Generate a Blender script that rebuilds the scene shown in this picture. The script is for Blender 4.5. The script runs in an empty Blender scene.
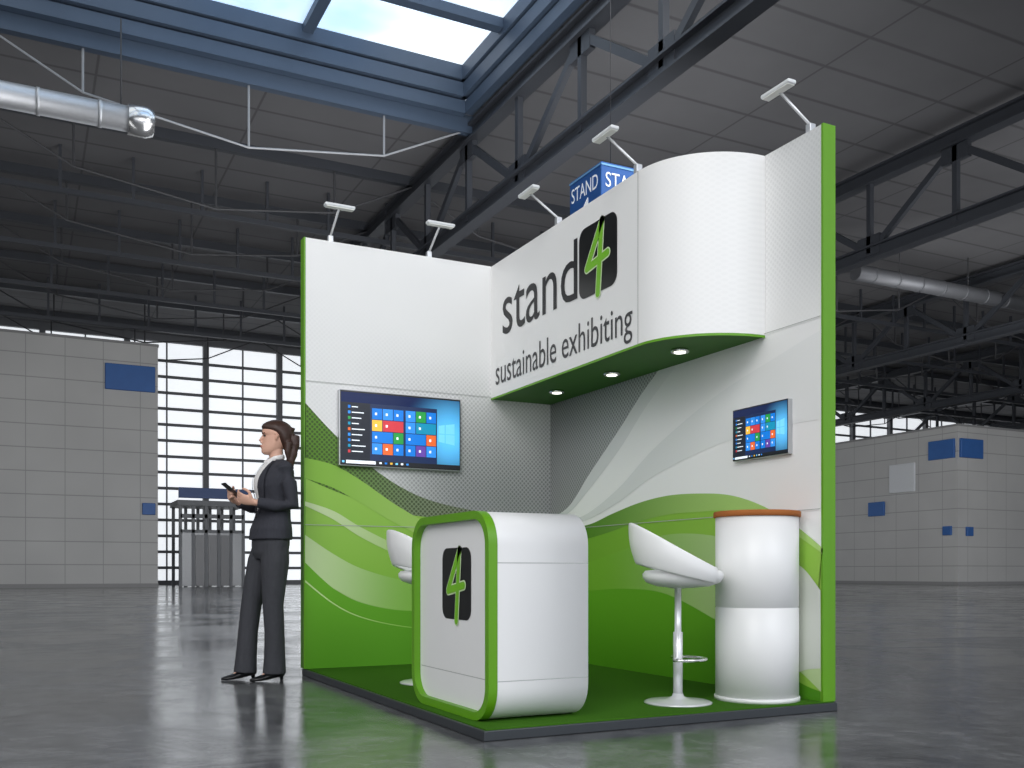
import bpy, math, random
from mathutils import Vector, Matrix
random.seed(4)
SC=bpy.context.scene
COL=bpy.context.collection
SC.view_settings.view_transform='Standard'
PI=math.pi

# ------------------------------------------------------------------ materials
def srgb(c):
    return tuple(((v/255)/12.92 if v/255<=0.04045 else (((v/255)+0.055)/1.055)**2.4) for v in c)+(1,)
MATS={}
def mat(name,rgb,rough=.5,metal=0,var=.06,scale=12,emit=0,bump=0,spec=.5,coat=0):
    if name in MATS: return MATS[name]
    m=bpy.data.materials.new(name); m.use_nodes=True
    nt=m.node_tree; b=nt.nodes['Principled BSDF']
    c=srgb(rgb)
    n=nt.nodes.new('ShaderNodeTexNoise'); n.inputs['Scale'].default_value=scale; n.inputs['Detail'].default_value=4
    tc=nt.nodes.new('ShaderNodeTexCoord'); nt.links.new(tc.outputs['Object'],n.inputs['Vector'])
    mx=nt.nodes.new('ShaderNodeMix'); mx.data_type='RGBA'
    mx.inputs[6].default_value=tuple(max(0,v*(1-var)) for v in c[:3])+(1,)
    mx.inputs[7].default_value=tuple(min(1,v*(1+var)) for v in c[:3])+(1,)
    nt.links.new(n.outputs['Fac'],mx.inputs[0])
    nt.links.new(mx.outputs[2],b.inputs['Base Color'])
    b.inputs['Roughness'].default_value=rough; b.inputs['Metallic'].default_value=metal
    b.inputs['Specular IOR Level'].default_value=spec
    b.inputs['Coat Weight'].default_value=coat
    if emit:
        nt.links.new(mx.outputs[2],b.inputs['Emission Color']); b.inputs['Emission Strength'].default_value=emit
    if bump:
        bp=nt.nodes.new('ShaderNodeBump'); bp.inputs['Strength'].default_value=bump
        n2=nt.nodes.new('ShaderNodeTexNoise'); n2.inputs['Scale'].default_value=scale*8
        nt.links.new(tc.outputs['Object'],n2.inputs['Vector'])
        nt.links.new(n2.outputs['Fac'],bp.inputs['Height']); nt.links.new(bp.outputs['Normal'],b.inputs['Normal'])
    MATS[name]=m
    return m
def cloth(name,rgb):
    """woven cloth with soft drape folds"""
    m=mat(name,rgb,.85,var=.12,scale=40)
    nt=m.node_tree; b=nt.nodes['Principled BSDF']
    tc=nt.nodes.new('ShaderNodeTexCoord'); mp=nt.nodes.new('ShaderNodeMapping'); mp.inputs['Scale'].default_value=(22,22,7)
    mp.inputs['Rotation'].default_value=(.35,.2,0)
    nt.links.new(tc.outputs['Object'],mp.inputs[0])
    n=nt.nodes.new('ShaderNodeTexNoise'); n.inputs['Scale'].default_value=1; n.inputs['Detail'].default_value=2; nt.links.new(mp.outputs[0],n.inputs['Vector'])
    bp=nt.nodes.new('ShaderNodeBump'); bp.inputs['Strength'].default_value=.7; bp.inputs['Distance'].default_value=.015
    nt.links.new(n.outputs['Fac'],bp.inputs['Height']); nt.links.new(bp.outputs['Normal'],b.inputs['Normal'])
    return m

class NG:
    """tiny helper for node maths"""
    def __init__(s,name,rough=.5,spec=.4):
        s.m=bpy.data.materials.new(name); s.m.use_nodes=True; s.nt=s.m.node_tree; s.b=s.nt.nodes['Principled BSDF']
        s.b.inputs['Roughness'].default_value=rough; s.b.inputs['Specular IOR Level'].default_value=spec
        g=s.nt.nodes.new('ShaderNodeNewGeometry'); x=s.nt.nodes.new('ShaderNodeSeparateXYZ')
        s.nt.links.new(g.outputs['Position'],x.inputs[0]); s.pos=g.outputs['Position']
        s.x,s.y,s.z=x.outputs
    def op(s,o,a,b=0,c=None):
        n=s.nt.nodes.new('ShaderNodeMath'); n.operation=o
        for i,v in enumerate([a,b]+([c] if c is not None else [])):
            if isinstance(v,(int,float)): n.inputs[i].default_value=v
            else: s.nt.links.new(v,n.inputs[i])
        return n.outputs[0]
    def step(s,v,lo,hi,a=0,b=1):
        n=s.nt.nodes.new('ShaderNodeMapRange'); n.interpolation_type='SMOOTHSTEP'
        s.nt.links.new(v,n.inputs['Value'])
        n.inputs['From Min'].default_value=lo; n.inputs['From Max'].default_value=hi
        n.inputs['To Min'].default_value=a; n.inputs['To Max'].default_value=b
        return n.outputs[0]
    def mix(s,f,a,b):
        n=s.nt.nodes.new('ShaderNodeMix'); n.data_type='RGBA'
        if isinstance(f,(int,float)): n.inputs[0].default_value=f
        else: s.nt.links.new(f,n.inputs[0])
        for i,v in ((6,a),(7,b)):
            if isinstance(v,tuple): n.inputs[i].default_value=srgb(v)
            else: s.nt.links.new(v,n.inputs[i])
        return n.outputs[2]
    def dots(s,h,v,pitch,rad):
        def cell(h,v):
            fx=s.op('SUBTRACT',s.op('FRACT',s.op('DIVIDE',h,pitch)),.5)
            fy=s.op('SUBTRACT',s.op('FRACT',s.op('DIVIDE',v,pitch)),.5)
            return s.op('SQRT',s.op('ADD',s.op('MULTIPLY',fx,fx),s.op('MULTIPLY',fy,fy)))
        d1=cell(h,v); d2=cell(s.op('ADD',h,pitch/2),s.op('ADD',v,pitch/2))
        d=s.op('MINIMUM',d1,d2)
        return s.step(d,rad*.7,rad*1.2,1,0)
    def out(s,c,emit=0):
        s.nt.links.new(c,s.b.inputs['Base Color'])
        if emit:
            s.nt.links.new(c,s.b.inputs['Emission Color']); s.b.inputs['Emission Strength'].default_value=emit
        return s.m

# ------------------------------------------------------------------ mesh builder
class MB:
    def __init__(s): s.v=[]; s.f=[]; s.mi=[]; s.sm=[]
    def face(s,idx,mi=0,sm=False): s.f.append(tuple(idx)); s.mi.append(mi); s.sm.append(sm)
    def add(s,vs):
        n=len(s.v); s.v.extend(Vector(v) for v in vs); return n
    def box(s,lo,hi,mi=0):
        x0,y0,z0=lo; x1,y1,z1=hi
        n=s.add([(x0,y0,z0),(x1,y0,z0),(x1,y1,z0),(x0,y1,z0),(x0,y0,z1),(x1,y0,z1),(x1,y1,z1),(x0,y1,z1)])
        for q in ((0,3,2,1),(4,5,6,7),(0,1,5,4),(1,2,6,5),(2,3,7,6),(3,0,4,7)): s.face([n+i for i in q],mi)
        return s
    def loft(s,rings,mi=0,sm=True,cap=True,closed=True):
        k=len(rings[0]); base=[s.add(r) for r in rings]
        for i in range(len(rings)-1):
            a,b=base[i],base[i+1]
            for j in range(k if closed else k-1):
                j2=(j+1)%k
                s.face((a+j,a+j2,b+j2,b+j),mi,sm)
        if cap:
            s.face([base[0]+j for j in range(k)][::-1],mi); s.face([base[-1]+j for j in range(k)],mi)
        return s
    def beam(s,p0,p1,w,h,mi=0,up=(0,0,1)):
        p0,p1=Vector(p0),Vector(p1); t=(p1-p0).normalized(); up=Vector(up)
        if abs(t.dot(up))>.99: up=Vector((1,0,0))
        a=t.cross(up).normalized()*w/2; b=a.cross(t).normalized()*h/2
        return s.loft([[p+a+b,p-a+b,p-a-b,p+a-b] for p in (p0,p1)],mi,False)
    def tube(s,pts,rad,seg=16,mi=0,cap=True,ref=(0,0,1),flat=None,sm=True,rnd=False):
        pts=[Vector(p) for p in pts]
        if isinstance(rad,(int,float)): rad=[rad]*len(pts)
        if rnd:
            t0=(pts[0]-pts[1]).normalized(); t1=(pts[-1]-pts[-2]).normalized()
            pts=[pts[0]+t0*rad[0]*.8,pts[0]+t0*rad[0]*.5]+pts+[pts[-1]+t1*rad[-1]*.5,pts[-1]+t1*rad[-1]*.8]
            rad=[rad[0]*.35,rad[0]*.8]+list(rad)+[rad[-1]*.8,rad[-1]*.35]
        rings=[]
        for i,p in enumerate(pts):
            t=(pts[min(i+1,len(pts)-1)]-pts[max(i-1,0)]).normalized()
            r=Vector(ref)
            if abs(t.dot(r))>.97: r=Vector((1,0,0))
            a=t.cross(r).normalized(); b=a.cross(t).normalized()
            fl=flat if flat else 1
            rings.append([p+a*rad[i]*math.cos(2*PI*j/seg)+b*rad[i]*fl*math.sin(2*PI*j/seg) for j in range(seg)])
        return s.loft(rings,mi,sm,cap)
    def lathe(s,c,prof,seg=40,mi=0,cap=True):
        c=Vector(c)
        return s.loft([[c+Vector((r*math.cos(2*PI*j/seg),r*math.sin(2*PI*j/seg),z)) for j in range(seg)] for r,z in prof],mi,True,cap)
    def poly(s,pts,mi=0):
        n=s.add(pts); s.face(range(n,n+len(pts)),mi); return s
    def strip(s,A,B,mi=0):
        a=s.add(A); b=s.add(B)
        for i in range(len(A)-1): s.face((a+i,a+i+1,b+i+1,b+i),mi)
        return s
    def mesh(s,name,mats):
        me=bpy.data.meshes.new(name); me.from_pydata([tuple(v) for v in s.v],[],s.f)
        for m in mats: me.materials.append(m)
        me.polygons.foreach_set('material_index',s.mi); me.polygons.foreach_set('use_smooth',s.sm)
        me.update(); return me

def top(name,label,cat,loc=(0,0,0),mb=None,mats=None,group=None,rot=0,kind=None):
    me=mb.mesh(name,mats) if mb else None
    o=bpy.data.objects.new(name,me); COL.objects.link(o); o.location=loc; o.rotation_euler=(0,0,rot)
    if kind=='structure': o['kind']='structure'
    o['label']=label; o['category']=cat
    if group: o['group']=group
    return o
def part(name,parent,mb,mats,label=None,loc=(0,0,0)):
    me=mb if isinstance(mb,bpy.types.Mesh) else mb.mesh(name,mats)
    o=bpy.data.objects.new(name,me); COL.objects.link(o); o.parent=parent; o.location=loc
    if label: o['label']=label
    return o
def bevel(o,w,seg=2):
    m=o.modifiers.new('bevel','BEVEL'); m.width=w; m.segments=seg; m.limit_method='ANGLE'; return o
def catmull(P,n=10):
    P=[Vector(p) for p in P]; out=[]
    for i in range(len(P)-1):
        p0=P[max(i-1,0)];p1=P[i];p2=P[i+1];p3=P[min(i+2,len(P)-1)]
        for k in range(n):
            t=k/n
            out.append(.5*((2*p1)+(p2-p0)*t+(2*p0-5*p1+4*p2-p3)*t*t+(3*p1-p0-3*p2+p3)*t**3))
    out.append(P[-1]); return out
def rrect(w,h,r,n=8):
    pts=[]
    for cx,cy,a0 in ((w/2-r,h/2-r,0),(-w/2+r,h/2-r,90),(-w/2+r,-h/2+r,180),(w/2-r,-h/2+r,270)):
        for i in range(n+1):
            a=math.radians(a0+90*i/n); pts.append((cx+r*math.cos(a),cy+r*math.sin(a)))
    return pts
# faces toward -Y (viewer right = +X)   /   faces toward -X (viewer right = -Y)
def FY(h,v,n): return Vector((h,-n,v))
def FX(h,v,n): return Vector((-n,-h,v))
def textmesh(body,F,h0,h1,v0,v1,n):
    cu=bpy.data.curves.new('t','FONT'); cu.body=body; cu.resolution_u=4
    ob=bpy.data.objects.new('t',cu); COL.objects.link(ob)
    bpy.context.view_layer.update()
    me=bpy.data.meshes.new_from_object(ob.evaluated_get(bpy.context.evaluated_depsgraph_get()))
    bpy.data.objects.remove(ob)
    xs=[v.co.x for v in me.vertices]; ys=[v.co.y for v in me.vertices]
    x0,x1,y0,y1=min(xs),max(xs),min(ys),max(ys)
    mb=MB(); mb.add([F(h0+(v.co.x-x0)/(x1-x0)*(h1-h0),v0+(v.co.y-y0)/(y1-y0)*(v1-v0),n) for v in me.vertices])
    for p in me.polygons: mb.face(list(p.vertices))
    return mb
def stroke(mb,F,pts,w,n,mi=0):
    pts=[Vector((p[0],p[1])) for p in pts]
    k=0
    for a,b in zip(pts[:-1],pts[1:]):
        t=(b-a).normalized(); q=[]
        ang=math.atan2(t.y,t.x)
        for i in range(9):
            an=ang-PI/2+PI*i/8; q.append(b+Vector((math.cos(an),math.sin(an)))*w/2)
        for i in range(9):
            an=ang+PI/2+PI*i/8; q.append(a+Vector((math.cos(an),math.sin(an)))*w/2)
        mb.poly([F(p.x,p.y,n+k) for p in q],mi); k+=.0002
def logo4(parent,F,h,v,S,n0):
    b=MB(); b.poly([F(h+x,v+y,n0) for x,y in rrect(S,S,S*.16)])
    part('badge',parent,b,[BLACK],'glossy black rounded square badge')
    P=[(.12,.46),(-.27,-.10),(.27,-.02)]; Q=[(.12,.46),(.02,-.52)]
    g=MB()
    for pts in (P,Q): stroke(g,F,[(h+x*S,v+y*S) for x,y in pts],S*.145,n0+.002,1)
    for pts in (P,Q): stroke(g,F,[(h+x*S,v+y*S) for x,y in pts],S*.105,n0+.004,0)
    part('figure_four',parent,g,[LIME,WHITE_INK],'lime green figure 4 with thin pale outline')

# ------------------------------------------------------------------ palette
WHITE=mat('white_laminate',(238,238,237),.35,var=.02,scale=3)
WHITE_INK=mat('pale_ink',(215,235,190),.5)
BLACK=mat('black_gloss',(14,15,14),.3)
INK=mat('black_ink',(22,22,24),.5)
LIME=mat('lime_ink',(120,190,35),.45)
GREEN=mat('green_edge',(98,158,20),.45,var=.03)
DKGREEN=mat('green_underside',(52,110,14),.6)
CHROME=mat('chrome',(235,235,235),.22,.9,var=.02)
ALU=mat('satin_metal',(200,202,205),.4,.7)
ALUD=mat('dull_duct_metal',(120,122,126),.5,.5)
PWHITE=mat('polished_pale_metal',(225,226,228),.25,.35,var=.02)
SEAM=mat('seam_grey',(178,180,178),.7)
STEEL=mat('dark_painted_steel',(60,63,69),.5,.3,scale=2)
STEELB=mat('blue_grey_steel',(68,82,100),.5,.2,scale=2)
BLUE=mat('sign_blue',(24,92,170),.5,var=.05)

# ================================================================== HALL
def floor_mat():
    g=NG('polished_concrete',.2,.6)
    n=g.nt.nodes.new('ShaderNodeTexNoise'); n.inputs['Scale'].default_value=.9; n.inputs['Detail'].default_value=10; n.inputs['Roughness'].default_value=.68; n.inputs['Distortion'].default_value=.6
    g.nt.links.new(g.pos,n.inputs['Vector'])
    n2=g.nt.nodes.new('ShaderNodeTexNoise'); n2.inputs['Scale'].default_value=6; n2.inputs['Detail'].default_value=8; n2.inputs['Roughness'].default_value=.7
    g.nt.links.new(g.pos,n2.inputs['Vector'])
    f=g.step(n.outputs['Fac'],.40,.60); f2=g.step(n2.outputs['Fac'],.32,.68)
    c=g.mix(f,(70,71,74),(122,123,125)); c2=g.mix(f2,(60,61,64),(128,129,131))
    c=g.mix(.5,c,c2)
    jx=g.step(g.op('ABSOLUTE',g.op('SUBTRACT',g.op('FRACT',g.op('DIVIDE',g.x,6)),.5)),.4965,.4985)
    jy=g.step(g.op('ABSOLUTE',g.op('SUBTRACT',g.op('FRACT',g.op('DIVIDE',g.y,6)),.5)),.4965,.4985)
    c=g.mix(g.op('MULTIPLY',g.op('MAXIMUM',jx,jy),.4),c,(50,50,52))
    r=g.op('ADD',g.op('MULTIPLY',f,.15),.07); g.nt.links.new(r,g.b.inputs['Roughness'])
    bp=g.nt.nodes.new('ShaderNodeBump'); bp.inputs['Strength'].default_value=.05; bp.inputs['Distance'].default_value=.05
    g.nt.links.new(n2.outputs['Fac'],bp.inputs['Height']); g.nt.links.new(bp.outputs['Normal'],g.b.inputs['Normal'])
    return g.out(c)
def panel_mat(name,c1,c2,pw,ph,ax):
    g=NG(name,.6)
    h={'x':g.x,'y':g.y}[ax]
    fx=g.op('ABSOLUTE',g.op('SUBTRACT',g.op('FRACT',g.op('DIVIDE',h,pw)),.5))
    fz=g.op('ABSOLUTE',g.op('SUBTRACT',g.op('FRACT',g.op('DIVIDE',g.z,ph)),.5))
    j=g.op('MAXIMUM',g.step(fx,.485,.495),g.step(fz,.47,.488))
    n=g.nt.nodes.new('ShaderNodeTexNoise'); n.inputs['Scale'].default_value=.4; g.nt.links.new(g.pos,n.inputs['Vector'])
    c=g.mix(n.outputs['Fac'],c1,c2)
    return g.out(g.mix(g.op('MULTIPLY',j,.5),c,tuple(int(v*.6) for v in c1)))
def ceil_mat():
    g=NG('ribbed_roof_deck',.8,.2)
    f=g.op('ABSOLUTE',g.op('SUBTRACT',g.op('FRACT',g.op('DIVIDE',g.y,1.5)),.5))
    f2=g.op('ABSOLUTE',g.op('SUBTRACT',g.op('FRACT',g.op('DIVIDE',g.x,4.2)),.5))
    n=g.nt.nodes.new('ShaderNodeTexNoise'); n.inputs['Scale'].default_value=.25; n.inputs['Detail'].default_value=5; g.nt.links.new(g.pos,n.inputs['Vector'])
    c=g.mix(n.outputs['Fac'],(92,92,94),(114,114,116))
    j=g.op('MAXIMUM',g.step(f,.44,.49),g.step(f2,.488,.497))
    return g.out(g.mix(g.op('MULTIPLY',j,.45),c,(46,46,48)))
H=13.8; BW=52.8
floor=top('floor','polished dark grey concrete hall floor','floor',(0,0,0),MB().poly([(-45,-25,0),(110,-25,0),(110,BW,0),(-45,BW,0)]),[floor_mat()],kind='structure')
cb=MB()
for x0,x1,y0,y1 in ((-45,110,-14,13),(-45,110,21.4,BW+.3),(9.5,110,13,21.4),(-45,-34,13,21.4)): cb.box((x0,y0,H),(x1,y1,H+.2))
top('ceiling','dark ribbed metal roof deck with long skylight opening','ceiling',(0,0,0),cb,[ceil_mat()],kind='structure')
sk=MB()
for z0,z1,o in ((0,.35,.0),(.42,.8,.10),(.86,1.25,.16)):
    sk.box((-34,21.4-.05-o,H+z0-.1),(9.5,21.6,H+z1-.1)); sk.box((9.5-.05-o,13,H+z0-.1),(9.7,21.4,H+z1-.1))
sk.box((-34,12.8,H),(9.5,13,H+1.2)); sk.box((-34.2,13,H),(-34,21.4,H+1.2))
sky=top('window_1','long roof skylight with blue-grey steel frame','window',(0,0,0),sk,[STEELB],kind='structure')
gl=NG('daylit_glass',.3)
nn=gl.nt.nodes.new('ShaderNodeTexNoise'); nn.inputs['Scale'].default_value=.16; nn.inputs['Detail'].default_value=4; gl.nt.links.new(gl.pos,nn.inputs['Vector'])
gm=gl.out(gl.mix(gl.step(nn.outputs['Fac'],.32,.6),(160,198,235),(240,247,252)),emit=.92)
part('pane',sky,MB().box((-34,13,H+1.17),(9.5,21.4,H+1.2)),[gm],'pale sky-blue glass')
mu=MB()
for k in range(9):
    x=9.3-4.4-k*6.0
    mu.box((x-.14,13,H+.95),(x+.14,21.3,H+1.15))
mu.box((-34,18.6,H+.9),(9.4,18.9,H+1.15))
part('mullion',sky,mu,[STEELB],'blue-grey glazing bars')
glass=mat('frosted_daylight_glass',(238,242,246),.4,var=.03,scale=.5,emit=.84)
frame=mat('window_frame_grey',(104,106,110),.6)
w0=7.47; sp=4.13; wi=2
for k in range(-9,24):
    a0=w0+k*sp; a1=a0+sp
    if a0<-28 or a1>100: continue
    m=MB(); m.box((a0,BW,.0),(a1,BW+.06,H-.3),1)
    m.box((a0-.15,BW-.35,0),(a0+.15,BW,H),0)
    m.box((a0,BW-.25,H-.4),(a1,BW,H),0); m.box((a0,BW-.2,0),(a1,BW,.25),0)
    z=.95
    while z<H-1: m.box((a0,BW-.10,z-.08),(a1,BW-.02,z+.08),0); z+=.88
    m.box((a0+sp/2-.04,BW-.13,0),(a0+sp/2+.04,BW-.02,H-.4),0)
    top('window_%d'%wi,'tall bright window bay with horizontal grey glazing bars','window',(0,0,0),m,[frame,glass],kind='structure'); wi+=1
pm_x=panel_mat('pale_cladding_front',(176,176,175),(194,194,192),1.6,1.05,'x')
pm_y=panel_mat('pale_cladding_side',(176,176,175),(194,194,192),1.6,1.05,'y')
wallm=mat('hall_wall_grey',(120,121,124),.8,scale=1)
top('wall_left','grey hall end wall','wall',(0,0,0),MB().box((-45.3,-14,0),(-45,BW,H)),[wallm],kind='structure')
top('wall_right','grey hall end wall','wall',(0,0,0),MB().box((110,-14,0),(110.3,BW,H)),[wallm],kind='structure')
def block(loc,lo,hi,label):
    m=MB(); x0,y0=lo; x1,y1,z=hi
    m.box((x0,y0,0),(x1,y1,z))
    m.mi=[0,0,0,1,0,1]
    m.box((x0-.04,y0-.04,z-.12),(x1+.04,y1+.04,z),2)
    m.box((x0-.03,y0-.03,0),(x1+.03,y1+.03,.18),2)
    m.v=[v-Vector(loc) for v in m.v]
    return top('partition_block',label,'partition',loc,m,[pm_x,pm_y,mat('trim_grey',(140,140,140),.6)])
block((-8,46,0),(-30,44.6),(3.98,49,11.45),'tall pale grey panel-clad partition block with blue signs')
block((50,37,0),(44,32.6),(62,46,8.85),'pale grey panel-clad partition block with blue signs')
block((80,40,0),(70,38),(96,46,8.2),'further pale grey panel-clad partition block')
def sign(lo,hi,m,label):
    c=[(lo[i]+hi[i])/2 for i in range(3)]; c[2]=lo[2]
    b=MB().box([lo[i]-c[i] for i in range(3)],[hi[i]-c[i] for i in range(3)])
    o=top('wall_sign',label,'sign',c,b,[m]); bevel(o,.02,1); return o
BLUED=mat('banner_blue',(40,94,162),.5,var=.12,scale=2)
sign((1.67,44.48,9.15),(3.85,44.6,10.35),BLUED,'large blank blue sign panel on pale clad wall')
sign((3.28,44.48,3.4),(3.86,44.6,3.95),BLUED,'small square blue sign on pale clad wall')
sign((43.86,32.75,7.0),(44,34.45,8.05),BLUED,'blue banner panel beside the block corner')
sign((44.1,32.45,7.0),(45.9,32.6,8.05),BLUED,'blue banner panel on block front')
sign((43.86,37.6,4.06),(44,38.8,4.9),BLUED,'small blue sign on block side')
sign((43.86,35.4,5.34),(44,37.2,7.0),mat('pale_board',(210,213,216),.5),'pale white notice board on block side')
sign((43.86,32.95,2.75),(44,33.5,3.25),BLUED,'tiny blue sign low on block side')
sign((44.6,32.45,2.7),(45.1,32.6,3.2),BLUED,'tiny blue sign low on block front')
eb=top('entrance_booth','grey glazed entrance booth with blue sign strip','entrance',(6.5,46,0))
m=MB()
dx0,dx1,dy0=-1.5,1.45,-1.4
m.box((dx0-.15,dy0-.1,3.9),(dx1+.15,1.2,4.15))
for i in range(6):
    x=dx0+(dx1-dx0)*i/5; m.box((x-.07,dy0,0),(x+.07,dy0+.15,3.9)); m.box((x-.07,1,0),(x+.07,1.15,3.9))
m.box((dx0,dy0,2.6),(dx1,dy0+.1,2.75)); m.box((dx0,dy0,3.3),(dx1,dy0+.1,3.5))
part('frame',eb,m,[mat('booth_grey',(100,103,107),.5)])
part('glass',eb,MB().box((dx0,dy0+.05,.05),(dx1,dy0+.08,2.6)),[mat('booth_glass',(120,125,130),.15)])
for i in (1,2,3):
    x=dx0+(dx1-dx0)*i/5
    d=MB().box((x+.1,dy0-.03,.05),(x+.49,dy0+.03,2.5)); part('door',eb,d,[mat('door_grey',(64,67,72),.3)],'dark glazed door leaf')
part('sign_strip',eb,MB().box((dx0-.1,dy0-.15,4.25),(dx1+.35,dy0,4.75)),[mat('booth_blue',(40,70,120),.5)],'dark blue sign strip')

def truss(a,y1=32.6):
    t=top('roof_truss','dark steel lattice roof truss under the roof deck','truss',(a,20,0),group='roof trusses')
    y0=-30; zt=H-.25; zb=10.9
    m=MB(); m.box((-.2,y0,zt-.05),(.2,y1,zt+.02)); m.box((-.2,y0,zt-.45),(.2,y1,zt-.38)); m.box((-.05,y0,zt-.4),(.05,y1,zt))
    part('upper_chord',t,m,[STEEL])
    m=MB(); m.box((-.2,y0,zb+.16),(.2,y1,zb+.22)); m.box((-.2,y0,zb-.22),(.2,y1,zb-.16)); m.box((-.05,y0,zb-.2),(.05,y1,zb+.2))
    part('lower_chord',t,m,[STEEL])
    y=y0; k=0; st=3.2
    while y<y1-st:
        m=MB().beam((0,y,zb),(0,y,zt-.3),.16,.16); part('post',t,m,[STEEL])
        if k%2: m=MB().beam((0,y,zb),(0,y+st,zt-.4),.14,.2)
        else: m=MB().beam((0,y,zt-.4),(0,y+st,zb),.14,.2)
        part('brace',t,m,[STEEL])
        if k%2: part('gusset',t,MB().box((-.08,y-.45,zb-.1),(.08,y+.45,zb+.55)),[STEEL])
        else: part('gusset',t,MB().box((-.08,y-.45,zt-.9),(.08,y+.45,zt-.3)),[STEEL])
        y+=st; k+=1
truss(9.85,20)
for a in (22.5,35.2,47.9,60.6,73.3): truss(a)
ROD=mat('pale_tie_rod',(150,152,155),.5,.2); RODD=mat('dark_tie_rod',(60,61,64),.6)
def purlin(b,x0,bay,n,pale=False,deep=.3,label='dark steel roof purlin with vertical hangers and tie rod'):
    t=top('roof_purlin',label,'roof beam',(x0,b,H),group='roof purlins')
    part('beam',t,MB().box((0,-.12,-deep),(n*bay,.12,0)),[STEELB if pale else STEEL])
    r=.028 if pale else .035; M_=[ROD if pale else RODD]
    for k in range(n):
        X=k*bay; P=[(X,0,-.3),(X+bay*.19,0,-1.55),(X+bay*.5,0,-2.1),(X+bay*.79,0,-1.6),(X+bay,0,-.3)]
        part('tie_rod',t,MB().tube(P,r,6,sm=False),M_)
        for p in P[1:4]: part('hanger',t,MB().tube([(p[0],0,-deep),(p[0],0,p[2])],r*1.15,6,sm=False),M_)
purlin(21.75,-28.2,12.68,3,True,.5,'blue-grey skylight beam with pale hangers and slack tie rod')
for b in (26.5,31.2,36,40.8,45.6,50.2): purlin(b,-28.2,12.68,10)
def xframe(b,z0):
    t=top('cross_frame','dark steel cross frame with many vertical posts','truss',(-28,b,0),group='cross frames')
    part('chord',t,MB().box((0,-.07,z0-.08),(115,.07,z0+.08)),[STEEL])
    me=MB().beam((0,0,z0),(0,0,H),.09,.09).mesh('post',[STEEL])
    for k in range(55): part('post',t,me,None,loc=(k*2.1,0,0))
for b,z in ((29,12.4),(34,12.2),(39,12.1),(44,12.0)): xframe(b,z)
def duct(loc,L,r,label,M1,M2):
    d=top('air_duct',label,'duct',loc)
    part('tube',d,MB().tube([(-L,0,0),(0,0,0)],r,32),[M1])
    for k in range(min(8,int(L/1.3))): part('joint_ring',d,MB().tube([(-k*1.3-1.1,0,0),(-k*1.3-1.02,0,0)],r*1.06,32),[M1])
    part('end_cap',d,MB().tube([(-.45,0,0),(-.05,0,0),(.12,0,0),(.14,0,0)],[r*1.2,r*1.22,r*1.05,r*.8],32),[M2],'bright metal end cap' if M2 is CHROME else 'dull metal end cap')
    for k in range(int(L/4)+1): part('hanger',d,MB().tube([(-k*4-.6,0,r),(-k*4-.6,0,H-loc[2])],.02,6),[RODD])
duct((.95,20.9,11.45),16,.29,'silver round air duct hung beneath the skylight',ALU,CHROME)
duct((38,23.7,12.3),11,.30,'dull grey round air duct hung under the roof',ALUD,ALUD)

# ================================================================== STAND
ZB=.05; ZT=3.015; WX=2.01; WY=2.97; T=.08; Y0=.032
plat=top('exhibition_platform','low square exhibition platform with green carpet and dark edge','platform',(WX/2,WY/2,0))
m=MB().box((-WX/2,-WY/2,0),(WX/2,WY/2,ZB-.006)); bevel(part('base',plat,m,[mat('platform_edge',(66,70,74),.4,.4)],'dark grey metal edge'),.004)
g=NG('green_carpet',.95,.1)
n=g.nt.nodes.new('ShaderNodeTexNoise'); n.inputs['Scale'].default_value=180; g.nt.links.new(g.pos,n.inputs['Vector'])
carp=g.out(g.mix(n.outputs['Fac'],(42,86,12),(72,120,30)))
part('carpet',plat,MB().box((-WX/2+.015,-WY/2+.015,ZB-.008),(WX/2-.01,WY/2-.01,ZB)),[carp],'short-pile green carpet')

g=NG('back_panel_print',.55)
zc=g.op('ADD',g.op('MULTIPLY',g.op('EXPONENT',g.op('MULTIPLY',g.x,-1.8)),.75),1.12)
dz=g.op('SUBTRACT',g.z,zc)
xm=g.step(g.x,.2,1.2,.1,1)
shade=g.op('MULTIPLY',g.step(dz,.0,1.15,1,0),xm)
c=g.mix(shade,(243,243,242),(166,168,168))
dt=g.dots(g.x,g.z,.034,.28)
msk=g.op('MULTIPLY',g.step(dz,.2,1.25,1,0),xm)
c=g.mix(g.op('MULTIPLY',g.op('MULTIPLY',dt,msk),.65),c,(98,101,101))
BACKM=g.out(c)
g=NG('side_panel_print',.55)
up=g.step(g.z,1.9,2.5); fr=g.step(g.y,.0,.6,1,0)
c=g.mix(g.op('MULTIPLY',up,fr),(244,244,243),(212,214,214))
dt=g.dots(g.y,g.z,.034,.26)
c=g.mix(g.op('MULTIPLY',g.op('MULTIPLY',dt,up),.13),c,(140,143,143))
SIDEM=g.out(c)
def grad(name,ax,lo,hi,c1,c2,dots=None,dc=(40,50,30)):
    g=NG(name,.5); v={'x':g.x,'y':g.y,'z':g.z}[ax]
    c=g.mix(g.step(v,lo,hi),c1,c2)
    if dots:
        h=g.x if dots[0]=='x' else g.y
        c=g.mix(g.op('MULTIPLY',g.dots(h,g.z,.034,.28),dots[1]),c,dc)
    return g.out(c)
wb=top('display_wall','tall white display wall with green wave print and green edge','display wall',(WX/2,WY-T/2,ZB))
L=Vector((WX/2,WY-T/2,ZB))
def loc_(mb,o): mb.v=[v-o for v in mb.v]; return mb
part('panel',wb,loc_(MB().box((.004,WY-T,ZB),(WX,WY,ZT)),L),[BACKM],'white printed panel with grey dot pattern')
part('edge_strip',wb,loc_(MB().box((-.008,WY-T-.002,ZB),(.0045,WY+.002,ZT+.002)),L),[GREEN],'lime green edge trim')
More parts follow.
